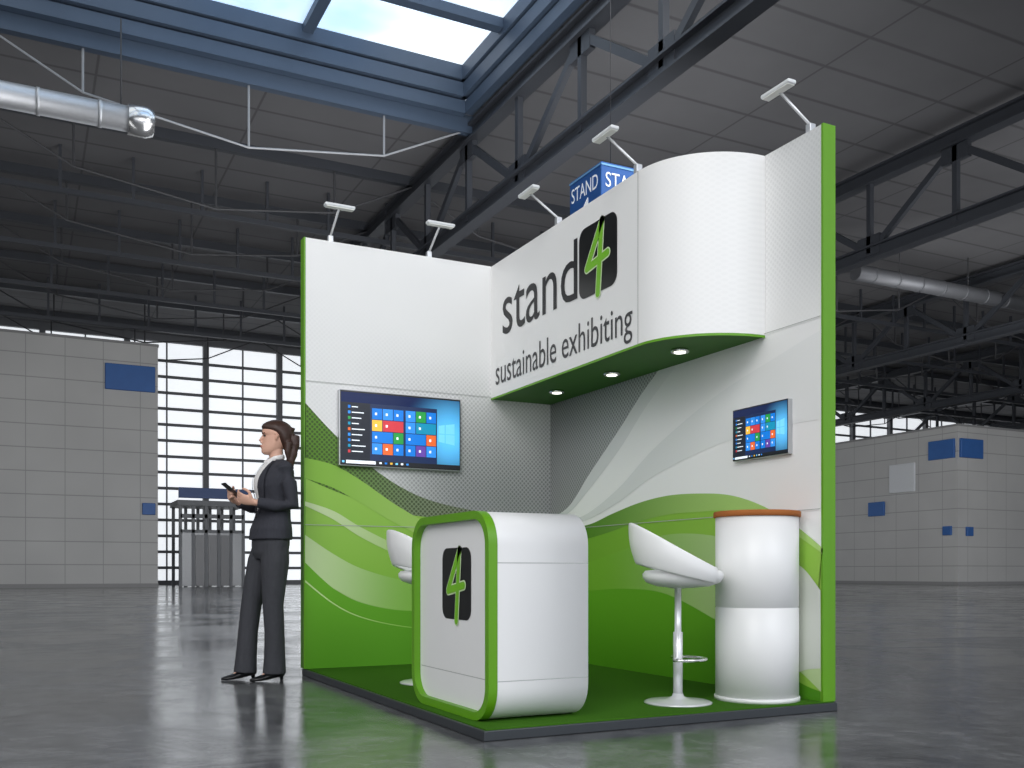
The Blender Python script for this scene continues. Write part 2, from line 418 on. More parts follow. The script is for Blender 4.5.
def band(parent,F,base,off,P,Q,n,m,name,label):
    A=catmull([(p[0],p[1],0) for p in P]); B=catmull([(p[0],p[1],0) for p in Q])
    k=len(A); B=[B[min(len(B)-1,round(i*(len(B)-1)/(k-1)))] for i in range(k)]
    mb=MB().strip([F(a.x,a.y,n) for a in A],[F(b.x,b.y,n) for b in B])
    mb.v=[v+off for v in mb.v]; loc_(mb,base); part(name,parent,mb,[m],label)
OB=Vector((0,WY-T,0))
topc=[(0.0,1.88),(.18,1.70),(.39,1.52),(.69,1.33),(1.0,1.22),(1.49,1.15),(1.93,1.13)]
fl=[(0,ZB),(.3,ZB),(.6,ZB),(.9,ZB),(1.2,ZB),(1.5,ZB),(1.93,ZB)]
band(wb,FY,L,OB,topc,fl,.001,grad('wave_light','z',.2,1.5,(126,180,54),(150,196,80)),'printed_wave','light green printed wave')
band(wb,FY,L,OB,topc,[(0,1.36),(.18,1.29),(.39,1.22),(.69,1.14),(1.0,1.11),(1.49,1.10),(1.93,1.10)],.002,grad('wave_dotted','x',0,1.1,(92,140,30),(130,140,115),('x',.75),(42,58,20)),'printed_wave','dark dotted green printed wave')
band(wb,FY,L,OB,[(0,1.50),(.2,1.46),(.4,1.36),(.69,1.18),(1.0,1.04),(1.49,.95),(1.93,.9)],[(0,1.36),(.2,1.30),(.4,1.20),(.69,1.05),(1.0,.93),(1.49,.85),(1.93,.82)],.003,grad('wave_veil','x',0,.9,(134,184,62),(160,200,98)),'printed_wave','pale green printed wave')
band(wb,FY,L,OB,[(0,1.2),(.2,1.14),(.4,1.03),(.69,.9),(1.0,.8),(1.49,.76),(1.93,.76)],[(0,1.17),(.2,1.08),(.4,.96),(.69,.83),(1.0,.73),(1.49,.70),(1.93,.70)],.004,grad('wave_pale','x',0,.8,(200,220,168),(172,204,128)),'printed_wave','whitish green printed wave')
band(wb,FY,L,OB,[(0,.97),(.2,.84),(.4,.74),(.69,.66),(1.0,.62),(1.49,.6),(1.93,.6)],[(0,.72),(.2,.60),(.4,.50),(.69,.44),(1.0,.44),(1.49,.5),(1.93,.55)],.005,grad('wave_mist','x',0,.8,(192,216,158),(134,186,76)),'printed_wave','misty pale green printed wave')
band(wb,FY,L,OB,[(0,.78),(.2,.60),(.4,.50),(.69,.44),(1.0,.45),(1.49,.55),(1.93,.7)],fl,.006,grad('wave_solid','z',0,.8,(84,150,22),(104,172,34)),'printed_wave','strong green printed wave')
band(wb,FY,L,OB,[(0,.66),(.2,.50),(.4,.40),(.69,.33),(1.0,.30),(1.49,.3),(1.93,.32)],[(0,.645),(.2,.49),(.4,.393),(.69,.325),(1.0,.295),(1.49,.295),(1.93,.315)],.007,grad('wave_line','x',0,.8,(190,220,150),(150,200,90)),'printed_wave','thin pale line in the print')
for z in (1.04,2.03):
    m=MB().poly([FY(0,z-.002,.008),FY(WX-T,z-.002,.008),FY(WX-T,z+.002,.008),FY(0,z+.002,.008)])
    m.v=[v+OB for v in m.v]; part('panel_seam',wb,loc_(m,L),[SEAM])

ws=top('display_wall','tall white display wall with dotted grey and green wave print','display wall',(WX-T/2,(WY-T)/2,ZB))
L=Vector((WX-T/2,(WY-T)/2,ZB))
part('panel',ws,loc_(MB().box((WX-T,Y0,ZB),(WX,WY-T,ZT)),L),[SIDEM],'white printed panel')
part('edge_strip',ws,loc_(MB().box((WX-T-.002,Y0-.014,ZB),(WX+.002,Y0+.001,ZT+.002)),L),[GREEN],'lime green edge trim')
OS=Vector((WX-T,0,0))
def R(P): return [(-max(p[0],Y0),p[1]) for p in P]
E=2.89
band(ws,FX,L,OS,R([(E,1.13),(2.6,1.21),(2.3,1.43),(1.91,1.70),(1.67,1.88),(1.45,2.02)]),R([(E,2.9),(2.6,2.6),(2.3,2.4),(2.1,2.3),(1.9,2.2),(1.6,2.1)]),.001,grad('print_dots','y',1.5,2.7,(190,192,192),(156,158,158),('y',.6),(92,95,95)),'printed_wave','grey dotted print sweep')
band(ws,FX,L,OS,R([(E,1.13),(2.6,1.21),(2.3,1.43),(1.91,1.70),(1.67,1.88),(1.45,2.02)]),R([(E,1.11),(2.6,1.16),(2.3,1.32),(1.91,1.56),(1.6,1.80),(1.25,2.02)]),.002,grad('print_grey','y',1.2,2.5,(240,240,239),(214,216,216)),'printed_wave','soft grey shaded print sweep')
band(ws,FX,L,OS,R([(E,1.09),(2.6,1.10),(2.3,1.15),(1.91,1.30),(1.5,1.52),(.9,1.75),(.3,1.9),(0,1.96)]),R([(E,1.07),(2.6,1.07),(2.3,1.10),(1.91,1.2),(1.5,1.34),(.9,1.46),(.3,1.5),(0,1.5)]),.002,grad('print_fold','y',0,2.6,(238,239,238),(222,224,223)),'printed_wave','faint grey printed fold')
gt=R([(E,1.09),(2.6,1.05),(2.3,1.06),(2.0,1.12),(1.67,1.175),(1.35,1.20),(1.03,1.19),(.75,1.16),(.497,1.09),(.25,.98),(.04,.85),(.004,.84)])
def fl2(n,z=ZB): return R([(E-(E-.004)*i/(n-1),z) for i in range(n)])
band(ws,FX,L,OS,gt,fl2(12),.003,grad('side_green','y',.2,2.7,(150,196,76),(112,168,44)),'printed_wave','light green printed wave')
band(ws,FX,L,OS,gt,R([(E,.95),(2.6,.93),(2.3,.96),(2.0,1.0),(1.67,1.05),(1.35,1.08),(1.03,1.08),(.75,1.07),(.497,1.02),(.25,.93),(.04,.82),(.004,.81)]),.004,grad('side_green_dark','y',.3,2.6,(176,212,120),(76,130,26)),'printed_wave','deep green upper rim of the wave')
band(ws,FX,L,OS,R([(E,.8),(2.4,.78),(1.9,.86),(1.4,.95),(.9,.93),(.5,.83),(.2,.66),(.004,.5)]),R([(E,.6),(2.4,.52),(1.9,.5),(1.4,.5),(.9,.44),(.5,.34),(.2,.2),(.004,.1)]),.005,grad('side_green_pale','y',.1,2.2,(190,212,156),(118,176,48)),'printed_wave','pale green printed lens')
band(ws,FX,L,OS,R([(E,.62),(2.4,.58),(1.9,.6),(1.4,.58),(.9,.44),(.5,.28),(.2,.14),(.004,.1)]),fl2(8),.006,grad('side_green_solid','z',0,.6,(78,142,22),(100,168,34)),'printed_wave','strong green printed wave')
band(ws,FX,L,OS,R([(.62,.74),(.45,.82),(.3,.80),(.15,.73),(.004,.62)]),R([(.58,.06),(.45,.08),(.3,.14),(.15,.2),(.004,.22)]),.007,grad('side_mist','y',0,.6,(212,215,207),(186,202,164)),'printed_wave','greyish white printed wave')
def seamX(h0,h1,v0,v1,n=.008):
    m=MB().poly([FX(h0,v0,n),FX(h1,v0,n),FX(h1,v1,n),FX(h0,v1,n)]); m.v=[v+OS for v in m.v]; part('panel_seam',ws,loc_(m,L),[SEAM])
for z in (1.04,2.03): seamX(-E,-Y0,z-.002,z+.002)

# canopy
CZ=2.01; CA=1.418; cy0=.94; W=WX-T
def outline(a,y0,r,rx):
    pts=[(a,WY-T),(a,y0)]
    for i in range(1,25):
        t=PI/2*i/24; pts.append((a+rx*(1-math.cos(t)),y0-r*math.sin(t)))
    return pts
can=top('canopy','white overhead fascia box with curved end and green underside','canopy',(CA,1.9,CZ))
L=Vector((CA,1.9,CZ))
oc=outline(CA,cy0,.485,W-CA-.001)
g=NG('fascia_white',.45)
dt=g.dots(g.y,g.z,.034,.26)
c=g.mix(g.op('MULTIPLY',dt,g.step(g.y,.5,.95,.05,0)),(240,240,239),(170,172,172))
CANM=g.out(c)
m=MB()
m.loft([[Vector((x,y,z)) for x,y in oc] for z in (CZ,ZT-.002)],0,True,False,False)
for i in range(len(oc)-1):
    n_=m.add([(oc[i][0],oc[i][1],ZT-.002),(oc[i+1][0],oc[i+1][1],ZT-.002),(min(oc[i+1][0]+.03,W-.001),oc[i+1][1]+.03,ZT-.002),(min(oc[i][0]+.03,W-.001),oc[i][1]+.03,ZT-.002)])
    m.face((n_,n_+1,n_+2,n_+3))
part('fascia',can,loc_(m,L),[CANM],'white curved fascia')
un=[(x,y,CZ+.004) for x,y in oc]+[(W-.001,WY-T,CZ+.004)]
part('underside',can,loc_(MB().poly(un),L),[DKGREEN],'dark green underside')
ed=MB().loft([[Vector((x-.002,y-.002,z)) for x,y in oc] for z in (CZ-.002,CZ+.012)],0,True,False,False)
part('lower_trim',can,loc_(ed,L),[GREEN],'thin green lower edge')
sm_=MB(); sm_.poly([FX(-cy0-.003,CZ,.0015),FX(-cy0+.003,CZ,.0015),FX(-cy0+.003,ZT,.0015),FX(-cy0-.003,ZT,.0015)]); sm_.v=[v+Vector((CA,0,0)) for v in sm_.v]
part('panel_seam',can,loc_(sm_,L),[SEAM])
def onfront(mb): mb.v=[v+Vector((CA,0,0)) for v in mb.v]; return loc_(mb,L)
part('lettering',can,onfront(textmesh('stand',FX,-2.688,-1.615,2.45,2.84,.003)),[INK],'black lettering')
part('tagline',can,onfront(textmesh('sustainable exhibiting',FX,-2.805,-.995,2.045,2.29,.003)),[mat('grey_ink',(60,60,62),.5)],'dark grey tagline lettering')
emp=lambda h,v,n: FX(h,v,n)+Vector((CA,0,0))-L
logo4(can,emp,-1.375,2.65,.44,.003)
LAMP=mat('lit_lamp',(255,252,240),.4,emit=3)
for x,y in ((1.69,.91),(1.69,1.64),(1.68,2.35)):
    m=MB().lathe((x,y,0),[(.05,CZ+.004),(.055,CZ-.012),(.048,CZ-.016),(.036,CZ-.014)],28,0); m.lathe((x,y,0),[(.034,CZ-.0145),(.034,CZ-.017)],28,1)
    part('downlight',can,loc_(m,L),[CHROME,LAMP],'round recessed downlight with chrome ring')

def spot(base,rot):
    o=top('arm_spotlight','white arm-mounted floodlight clipped to wall top','spotlight',base,rot=rot,group='arm spotlights')
    bevel(part('clamp',o,MB().box((-.018,-.02,-.03),(.018,.02,.02)),[ALU]),.004)
    part('arm',o,MB().tube([(0,0,.0),(0,-.01,.02),(0,-.225,.15)],.008,10),[PWHITE],'slim metal arm')
    bevel(part('lamp_head',o,MB().box((-.105,-.25,.14),(.105,-.195,.162)),[mat('lamp_white',(225,228,230),.35)]),.008,3)
    part('lens',o,MB().box((-.095,-.245,.136),(.095,-.2,.1405)),[mat('lens',(240,240,235),.2)])
for x in (.19,.93): spot((x,WY-T/2,ZT+.03),0)
for y in (1.9,.97): spot((CA+.02,y,ZT+.03),-PI/2)
spot((W+.03,.14,ZT+.03),-PI/2)

def tv(loc,w,h,F,dep,label):
    o=top('television',label,'television',loc)
    def bx(h0,h1,v0,v1,n0,n1):
        p=F(h0,v0,n0); q=F(h1,v1,n1)
        return MB().box([min(p[i],q[i]) for i in range(3)],[max(p[i],q[i]) for i in range(3)])
    bevel(part('housing',o,bx(-w/2,w/2,0,h,-.009,dep),[mat('silver_bezel',(185,187,190),.3,.6)],'slim silver-edged housing'),.004)
    part('bezel',o,bx(-w/2+.006*w,w/2-.006*w,.012*h,h-.01*h,dep-.001,dep+.002),[BLACK],'black bezel')
    cx,cz=w*.40,h*.47; cpos=F(cx,cz,.05)+Vector(loc)
    g=NG('desktop_glow',.2); vm=g.nt.nodes.new('ShaderNodeVectorMath'); vm.operation='DISTANCE'; g.nt.links.new(g.pos,vm.inputs[0]); vm.inputs[1].default_value=cpos
    d=vm.outputs['Value']; c=g.mix(g.step(d,0,.42*w,0,1),(90,185,240),(6,24,66)); desk=g.out(c,emit=.8)
    cols={'k':(18,20,26),'b':(0,110,200),'g':(30,140,60),'t':(0,130,165),'o':(215,95,40),'r':(190,50,60),'p':(90,60,150),'y':(225,175,60),'w':(225,232,240),'n':(14,34,72),'c':(110,195,245),'d':(16,22,34),'s':(40,130,215)}
    keys=list(cols); mats=[desk]+[mat('screen_'+k,cols[k],.3,var=.05,emit=.75) for k in keys]
    m=MB(); W_,H_=w*.975,h*.94; v00=h*.03
    def rc(x0,x1,y0,y1,k,n):
        mi=0 if k is None else keys.index(k)+1
        m.poly([F((x-.5)*W_,v00+y*H_,dep+.002+(n-.047)) for x,y in ((x0,y0),(x1,y0),(x1,y1),(x0,y1))],mi)
    def qd(P,k,n): m.poly([F((x-.5)*W_,v00+y*H_,dep+.002+(n-.047)) for x,y in P],keys.index(k)+1)
    rc(0,1,0,1,None,.0475)
    qd([(.815,.505),(.868,.505),(.868,.635),(.815,.62)],'c',.048); qd([(.876,.505),(.955,.505),(.955,.66),(.876,.637)],'c',.048)
    qd([(.815,.385),(.868,.37),(.868,.495),(.815,.495)],'c',.048); qd([(.876,.368),(.955,.345),(.955,.495),(.876,.495)],'c',.048)
    rc(0,1,0,.055,'k',.0482); rc(.04,.28,.005,.05,'w',.0484); rc(.008,.026,.014,.042,'c',.0484)
    for i in range(6): rc(.31+i*.045,.33+i*.045,.015,.042,'wbycws'[i],.0484)
    rc(.0,.235,.055,.86,'d',.0482)
    for i in range(9):
        y=.78-i*.078; rc(.055,.075,y,y+.04,'bsgtosbtr'[i],.0485); rc(.085,.085+.05+.07*((i*37)%10)/10,y+.012,y+.026,'w',.0485)
    rc(.235,.80,.055,.86,'n',.0481)
    seq=('bsbyrbgsobtw','sgbstbobpsbc')
    for gi,gx in enumerate((.25,.53)):
        yy=.80; s=.083; gp=.006
        pat=[(0,0,1,1),(1,0,1,1),(2,0,1,1),(0,1,1,1),(1,1,2,1),(0,2,2,1),(2,2,1,1),(0,3,1,1),(1,3,1,1),(2,3,1,1)]
        for q,(tx,ty,tw,th) in enumerate(pat):
            x0=gx+tx*(s+gp); y1=yy-ty*.165; k=seq[gi][q]
            rc(x0,x0+tw*s+(tw-1)*gp,y1-.155,y1,k,.0486)
            rc(x0+.024,x0+.041,y1-.095,y1-.06,'w',.0489)
    part('screen',o,m,mats,'lit screen showing blue desktop start menu tiles')
tv((.69,WY-T-.009,1.455),.92,.53,FY,.035,'large wall-mounted flat television showing a tiled start menu')
tv((W-.009,.465,1.345),.45,.295,FX,.022,'small wall-mounted flat television showing a tiled start menu')

co_=top('reception_counter','white rounded counter with lime green rim and badge','counter',(.33,.575,ZB))
Wc,Hc=.93,.94
def prof(w,h,r,x,cz): return [Vector((x,-p[0],cz+p[1])) for p in rrect(w,h,r,10)]
m=MB().loft([prof(Wc-.006,Hc-.006,.152,x,Hc/2) for x in (-.215,.25)],0,True,False)
m.face(range(len(m.v)//2,len(m.v)),0)
o=part('body',co_,m,[WHITE],'white laminate body')
m=MB()
outs=[prof(Wc,Hc,.155,-.256,Hc/2),prof(Wc,Hc,.155,-.213,Hc/2)]; ins=[prof(Wc-.075,Hc-.075,.122,-.256,Hc/2),prof(Wc-.075,Hc-.075,.122,-.213,Hc/2)]
m.loft(outs,0,True,False); m.loft(ins,0,True,False); m.loft([outs[0],ins[0]],0,False,False)
part('rim',co_,m,[GREEN],'lime green front rim')
n=MB(); n.poly(prof(Wc-.07,Hc-.07,.122,-.222,Hc/2)); part('front_panel',co_,n,[WHITE],'recessed white front panel')
for z in (Hc-.235,.185):
    part('panel_seam',co_,MB().poly([(-.212,-Wc/2+.0025,z-.002),(.25,-Wc/2+.0025,z-.002),(.25,-Wc/2+.0025,z+.002),(-.212,-Wc/2+.0025,z+.002)]),[SEAM])
part('panel_seam',co_,MB().poly([(-.2225,-Wc/2+.05,.183),(-.2225,Wc/2-.05,.183),(-.2225,Wc/2-.05,.187),(-.2225,-Wc/2+.05,.187)]),[SEAM])
logo4(co_,lambda h,v,n: FX(h,v,n)+Vector((-.222,0,0)),.04,.61,.34,.002)

bt=top('bar_table','white cylindrical bar table with orange wooden top','table',(1.705,.265,ZB))
r=.213
part('drum',bt,MB().lathe((0,0,0),[(r,0),(r,.478),(r-.004,.48),(r-.004,.484),(r,.486),(r,.95)],64),[WHITE],'white cylindrical drum')
part('plinth',bt,MB().lathe((0,0,0),[(r+.006,0),(r+.006,.02),(r+.0,.022)],64),[WHITE])
part('table_top',bt,MB().lathe((0,0,0),[(r+.006,.95),(r+.010,.953),(r+.010,.976),(r+.006,.98)],64),[mat('orange_wood',(164,98,50),.75,var=.2,scale=6,spec=.2)],'thin orange-brown wooden top')

SEAT=mat('white_seat_vinyl',(240,240,239),.3,var=.02)
def stool(loc,rot,label):
    o=top('bar_stool',label,'stool',loc,rot=rot,group='bar stools')
    part('base',o,MB().lathe((0,0,0),[(.17,0),(.172,.006),(.16,.012),(.06,.022),(.03,.035),(.026,.05)],48),[PWHITE],'round pale metal floor disc')
    part('pole',o,MB().lathe((0,0,0),[(.024,.04),(.024,.36),(.017,.362),(.017,.58),(.05,.585),(.05,.60)],24),[PWHITE],'pale metal gas-lift pole')
    m=MB(); P=[]
    for i in range(25):
        a=-PI*.62+PI*1.24*i/24; P.append((.02+.12*math.cos(a),.12*math.sin(a),.225))
    P=[(0,.0,.225)]+P+[(0,0,.225)]
    m.tube(P,.008,10); part('foot_rest',o,m,[CHROME],'chrome foot ring')
    m=MB().lathe((0.025,0,0),[(.05,.585),(.13,.592),(.185,.612),(.202,.635),(.204,.655),(.19,.672),(.15,.676),(.08,.668),(.0005,.664)],48,cap=True)
    part('seat',o,m,[SEAT],'round padded white seat')
    N=40; rings=[]
    for i in range(N+1):
        th=-2.35+4.7*i/N; k=(1+math.cos(th))/2; k2=k**1.3
        zl=.60+.105*k2; zt=.665+.25*k2
        rl=.205+.02*k; rt=.215+.045*k
        dirv=Vector((-math.cos(th),math.sin(th),0)); th_=.018
        c0=Vector((.02,0,0)); pts=[]
        for t in range(9):
            f=t/8; z=zl+(zt-zl)*f; rr=rl+(rt-rl)*f+.012*math.sin(PI*f); pts.append(c0+dirv*(rr+th_*.5)+Vector((0,0,z)))
        for t in range(9):
            f=1-t/8; z=zl+(zt-zl)*f; rr=rl+(rt-rl)*f+.012*math.sin(PI*f); pts.append(c0+dirv*(rr-th_*.7)+Vector((0,0,z)))
        rings.append(pts)
    m=MB().loft(rings,0,True,True)
    b=part('backrest',o,m,[SEAT],'curved wraparound white backrest'); bevel(b,.006,2)
stool((1.237,.318,ZB),math.radians(-27-6),'white bucket bar stool on pale metal pedestal beside round table')
stool((.44,1.72,ZB),math.radians(-27+20),'white bucket bar stool behind the counter')

cu=top('hanging_sign','blue cube sign with white lettering hung from the roof','sign',(6.60,9.6,6.35))
cs=1.0
m=MB().box((0,0,0),(cs,cs,cs)); bevel(part('box',cu,m,[BLUE],'bright blue box'),.01,1)
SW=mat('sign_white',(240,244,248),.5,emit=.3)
for F in (FX,FY):
    h0,h1=(-cs+.08,-.08) if F is FX else (.08,cs-.08)
    part('lettering',cu,textmesh('STAND',F,h0,h1,.60,.84,.012),[SW],'white lettering')
    hm=(h0+h1)/2
    part('lettering',cu,textmesh('4',F,hm-.18,hm+.18,.16,.54,.012),[SW],'white figure')
    part('stripe',cu,MB().poly([F(h0-.08,.94,.011),F(h1+.08,.94,.011),F(h1+.08,.97,.011),F(h0-.08,.97,.011)]),[mat('sky_stripe',(120,180,230),.5)])
part('cable',cu,MB().tube([(.5,.5,1.0),(.5,.5,H-6.35)],.006,6),[RODD])

# ================================================================== PERSON
SKIN=mat('skin',(214,168,146),.5,var=.05,scale=8)
HAIR=mat('brown_hair',(58,36,28),.5,var=.4,scale=60,bump=.3)
SUIT=cloth('charcoal_jacket',(48,49,57))
TROU=cloth('charcoal_trousers',(56,57,62))
SHIRT=mat('white_shirt',(232,230,228),.7,var=.03)
SHOE=mat('black_leather',(16,16,18),.3)
fang=math.atan2(-.142,-.990)
PLOC=Vector((-.255,2.80,0))
HX,HZ=-.03,1.503
HR=Matrix.Translation((HX,0,0))@Matrix.Rotation(math.radians(-20),4,'Z')@Matrix.Translation((-HX,0,0))
def hrot(mb,i0=0):
    for i in range(i0,len(mb.v)): mb.v[i]=HR@mb.v[i]
    return mb
body=MB()
head=[(-.006,.070,.022,.018),(.006,.086,-.01,.036),(.022,.089,-.04,.048),(.040,.086,-.058,.055),(.052,.087,-.066,.058),(.068,.082,-.078,.062),(.09,.080,-.09,.066),(.108,.076,-.096,.069),(.120,.073,-.1,.070),(.138,.083,-.101,.071),(.16,.082,-.1,.070),(.185,.068,-.088,.062),(.205,.042,-.062,.044),(.216,.015,-.035,.02)]
def hring(z,f,b,w,grow=0,n=28):
    c=(f+b)/2; r=(f-b)/2+grow; out=[]
    for j in range(n):
        a=2*PI*j/n; x=math.cos(a); y=math.sin(a)
        out.append(Vector((HX+c+r*x,(w+grow)*(1-.18*max(0,x))*y,HZ+z)))
    return out
body.loft([hring(*h) for h in head])
body.tube([(HX+.072,0,HZ+.128),(HX+.087,0,HZ+.105),(HX+.098,0,HZ+.086),(HX+.090,0,HZ+.075)],[.007,.008,.010,.008],10,rnd=True)
body.tube([(HX+.084,-.02,HZ+.052),(HX+.0925,0,HZ+.054),(HX+.084,.02,HZ+.052)],.005,8,rnd=True)
body.tube([(HX+.083,-.017,HZ+.043),(HX+.0905,0,HZ+.043),(HX+.083,.017,HZ+.043)],.005,8,rnd=True)
for s in (-1,1):
    body.tube([(HX+.078,s*.015,HZ+.136),(HX+.074,s*.045,HZ+.138)],.006,8,rnd=True)
    body.tube([(HX-.005,s*.070,HZ+.128),(HX-.014,s*.077,HZ+.115),(HX-.006,s*.073,HZ+.088)],[.009,.011,.006],10,rnd=True)
hrot(body)
body.tube([(-.045,0,1.40),(-.043,0,1.46),(-.036,0,1.53)],[.060,.047,.047],20)
TOR=[(.93,.0,.130,.188),(1.0,-.003,.124,.186),(1.07,-.012,.107,.162),(1.14,-.022,.097,.146),(1.21,-.025,.105,.153),(1.28,-.022,.120,.168),(1.33,-.024,.118,.178),(1.38,-.034,.104,.182),(1.415,-.042,.087,.162),(1.44,-.046,.07,.122),(1.462,-.046,.058,.074)]
def tring(z,cx,d,w,g=0,n=36): return [Vector((cx+(d+g)*math.cos(2*PI*j/n),(w+g)*math.sin(2*PI*j/n),z)) for j in range(n)]
body.loft([tring(*t,g=-.02) for t in TOR])
LA=[(-.04,.155,1.39),(-.05,.19,1.30),(-.07,.205,1.155),(.035,.170,1.150),(.145,.125,1.165)]
RA=[(-.04,-.155,1.39),(-.04,-.19,1.29),(-.04,-.215,1.15),(.07,-.165,1.155),(.185,-.105,1.180)]
for A in (LA,RA):
    body.tube(A,[.042,.036,.03,.028,.022],14,rnd=True)
def hand(mb,W_,f,s,n,curls,tc=.5):
    W_=Vector(W_); f=Vector(f).normalized(); s=Vector(s); s=(s-f*s.dot(f)).normalized(); n_=f.cross(s)
    if n_.dot(Vector(n))<0: n_=-n_
    rings=[]
    for d,hw,ht in ((-.03,.021,.017),(0,.024,.016),(.025,.032,.015),(.055,.037,.0135),(.08,.036,.011),(.088,.030,.008)):
        c=W_+f*d; rings.append([c+s*hw*math.cos(2*PI*j/16)+n_*ht*math.sin(2*PI*j/16) for j in range(16)])
    mb.loft(rings)
    for k,(off,ln) in enumerate(((.028,.92),(.0095,1.0),(-.0095,.94),(-.028,.76))):
        p=W_+f*.078+s*off; P=[p]; ang=.15
        for seg,l in enumerate((.036,.024,.019)):
            ang+=curls[k]*(.8 if seg==0 else 1); d=f*math.cos(ang)+n_*math.sin(ang)
            p=p+d*l*ln; P.append(p)
        mb.tube(P,[.0088,.0082,.0076,.0068],8,rnd=True)
    p=W_+f*.022+s*.028; q=p+(f*.5+s*.6+n_*.35).normalized()*.038; r_=q+(f*.85+s*.05+n_*tc).normalized()*.03
    mb.tube([p,q,r_,r_+(f*.8-s*.2+n_*tc).normalized()*.022],[.012,.0105,.0095,.0075],8,rnd=True)
hand(body,(.160,.118,1.168),(.88,-.42,.28),(-.1,.6,.9),(.2,-.7,.6),(.55,.6,.65,.7))
hand(body,(.200,-.098,1.185),(.75,.5,.35),(-.1,-.5,.9),(.3,.8,.5),(.35,.65,.75,.8))
LL=[(.0,.085,.90),(.01,.09,.70),(.02,.09,.49),(.01,.088,.28),(.01,.088,.10),(.012,.088,.085)]
RL=[(.0,-.085,.90),(.05,-.095,.70),(.095,-.1,.49),(.12,-.1,.28),(.135,-.1,.10),(.137,-.1,.085)]
for A in (LL,RL):
    body.tube(A,[.07,.065,.048,.042,.03,.028],14,rnd=True)
    e=Vector(A[-1]); body.tube([e+Vector((-.01,0,.0)),e+Vector((.045,0,-.035)),e+Vector((.085,0,-.055))],[.024,.020,.014],12,rnd=True,flat=.75)
body.box((-.06,-.07,.86),(.05,.07,.96))
per=top('person','standing person in dark suit and white shirt holding a phone','person',PLOC,body,[SKIN],rot=fang)
def remesh(o,v,it=3):
    r=o.modifiers.new('remesh','REMESH'); r.mode='VOXEL'; r.voxel_size=v; r.use_smooth_shade=True
    s=o.modifiers.new('smooth','SMOOTH'); s.factor=.5; s.iterations=it
remesh(per,.0042,2)
j=MB(); j.loft([tring(*t,g=.004) for t in TOR])
for A in (LA,RA):
    S=[Vector(p) for p in A]; S[-1]=S[-2].lerp(S[-1],.93)
    j.tube(S,[.060,.053,.048,.043,.035],18,rnd=False)
    j.tube([Vector(A[0])+Vector((0,-.04 if A is LA else .04,.010)),A[0]],[.05,.056],18,rnd=True)
jo=part('jacket',per,j,[SUIT],'dark charcoal fitted blazer'); remesh(jo,.006,4)
def txf(z,y,g=0):
    for a,b in zip(TOR[:-1],TOR[1:]):
        if a[0]<=z<=b[0]:
            f=(z-a[0])/(b[0]-a[0]); cx=a[1]+(b[1]-a[1])*f; d=a[2]+(b[2]-a[2])*f+g; w=a[3]+(b[3]-a[3])*f+g
            return cx+d*math.sqrt(max(0,1-(y/w)**2))
    return 0
def front(z0,z1,yl,yr,g):
    rows=[]; m=MB(); N=16
    for i in range(N+1):
        z=z0+(z1-z0)*i/N; a,b=yl(i/N),yr(i/N)
        rows.append([Vector((txf(z,a+(b-a)*k/8,g),a+(b-a)*k/8,z)) for k in range(9)])
    m.loft(rows,0,True,False,False); return m
sh=front(1.12,1.458,lambda t:-.012-.066*t,lambda t:.012+.066*t,.009); part('shirt',per,sh,[SHIRT],'white shirt front')
for s in (-1,1):
    lp=front(1.10,1.45,lambda t:s*(.010+.064*t),lambda t:s*(.034+.060*math.sin(t*2.6)+.024*t),.015); part('lapel',per,lp,[SUIT])
for s in (-1,1):
    part('collar',per,MB().tube([(HX-.06,0,1.487),(HX-.04,s*.045,1.484),(HX+.02,s*.05,1.468),(HX+.060,s*.02,1.442)],.009,8,rnd=True,flat=1.8),[SHIRT],'white shirt collar')
part('button',per,MB().tube([(txf(1.08,0,.004),0,1.08),(txf(1.08,0,.012),0,1.08)],.007,10),[BLACK])
t=MB(); t.loft([tring(1.03,-.008,.108,.160),tring(.97,-.002,.114,.172),tring(.90,0,.115,.176),tring(.84,.004,.108,.172),tring(.80,.006,.09,.16)])
LT=[(.0,.085,.88),(.003,.088,.78),(.012,.09,.64),(.018,.09,.50),(.008,.09,.32),(.006,.088,.16),(.008,.088,.045)]
RT=[(.0,-.085,.88),(.03,-.09,.78),(.065,-.095,.64),(.095,-.1,.50),(.118,-.1,.32),(.13,-.1,.16),(.138,-.1,.045)]
for A in (LT,RT): t.tube(A,[.088,.092,.080,.068,.065,.069,.076],20)
to=part('trousers',per,t,[TROU],'straight charcoal trousers'); remesh(to,.006,4)
h=MB()
hr=[(.02,-.07,-.08,.02),(.04,-.05,-.094,.048),(.06,-.032,-.104,.066),(.08,-.014,-.110,.077),(.105,.002,-.114,.0835),(.13,.022,-.117,.085),(.15,.056,-.117,.084),(.165,.084,-.116,.081),(.18,.088,-.111,.077),(.197,.079,-.098,.067),(.213,.056,-.076,.049),(.227,.02,-.045,.024)]
h.loft([hring(*q) for q in hr])
h.tube([(HX-.088,0,HZ+.16),(HX-.112,.006,HZ+.155),(HX-.126,.012,HZ+.12),(HX-.122,.022,HZ+.06),(HX-.110,.032,HZ+.00),(HX-.100,.042,HZ-.05),(HX-.104,.047,HZ-.11)],[.028,.031,.037,.040,.037,.029,.010],14,rnd=True)
h.tube([(HX-.085,.04,HZ+.12),(HX-.088,.058,HZ+.07),(HX-.080,.062,HZ+.01),(HX-.088,.06,HZ-.06)],[.024,.026,.021,.008],12,rnd=True)
hrot(h)
ho=part('hair',per,h,[HAIR],'dark brown hair pulled back in loose ponytail'); remesh(ho,.005,3)
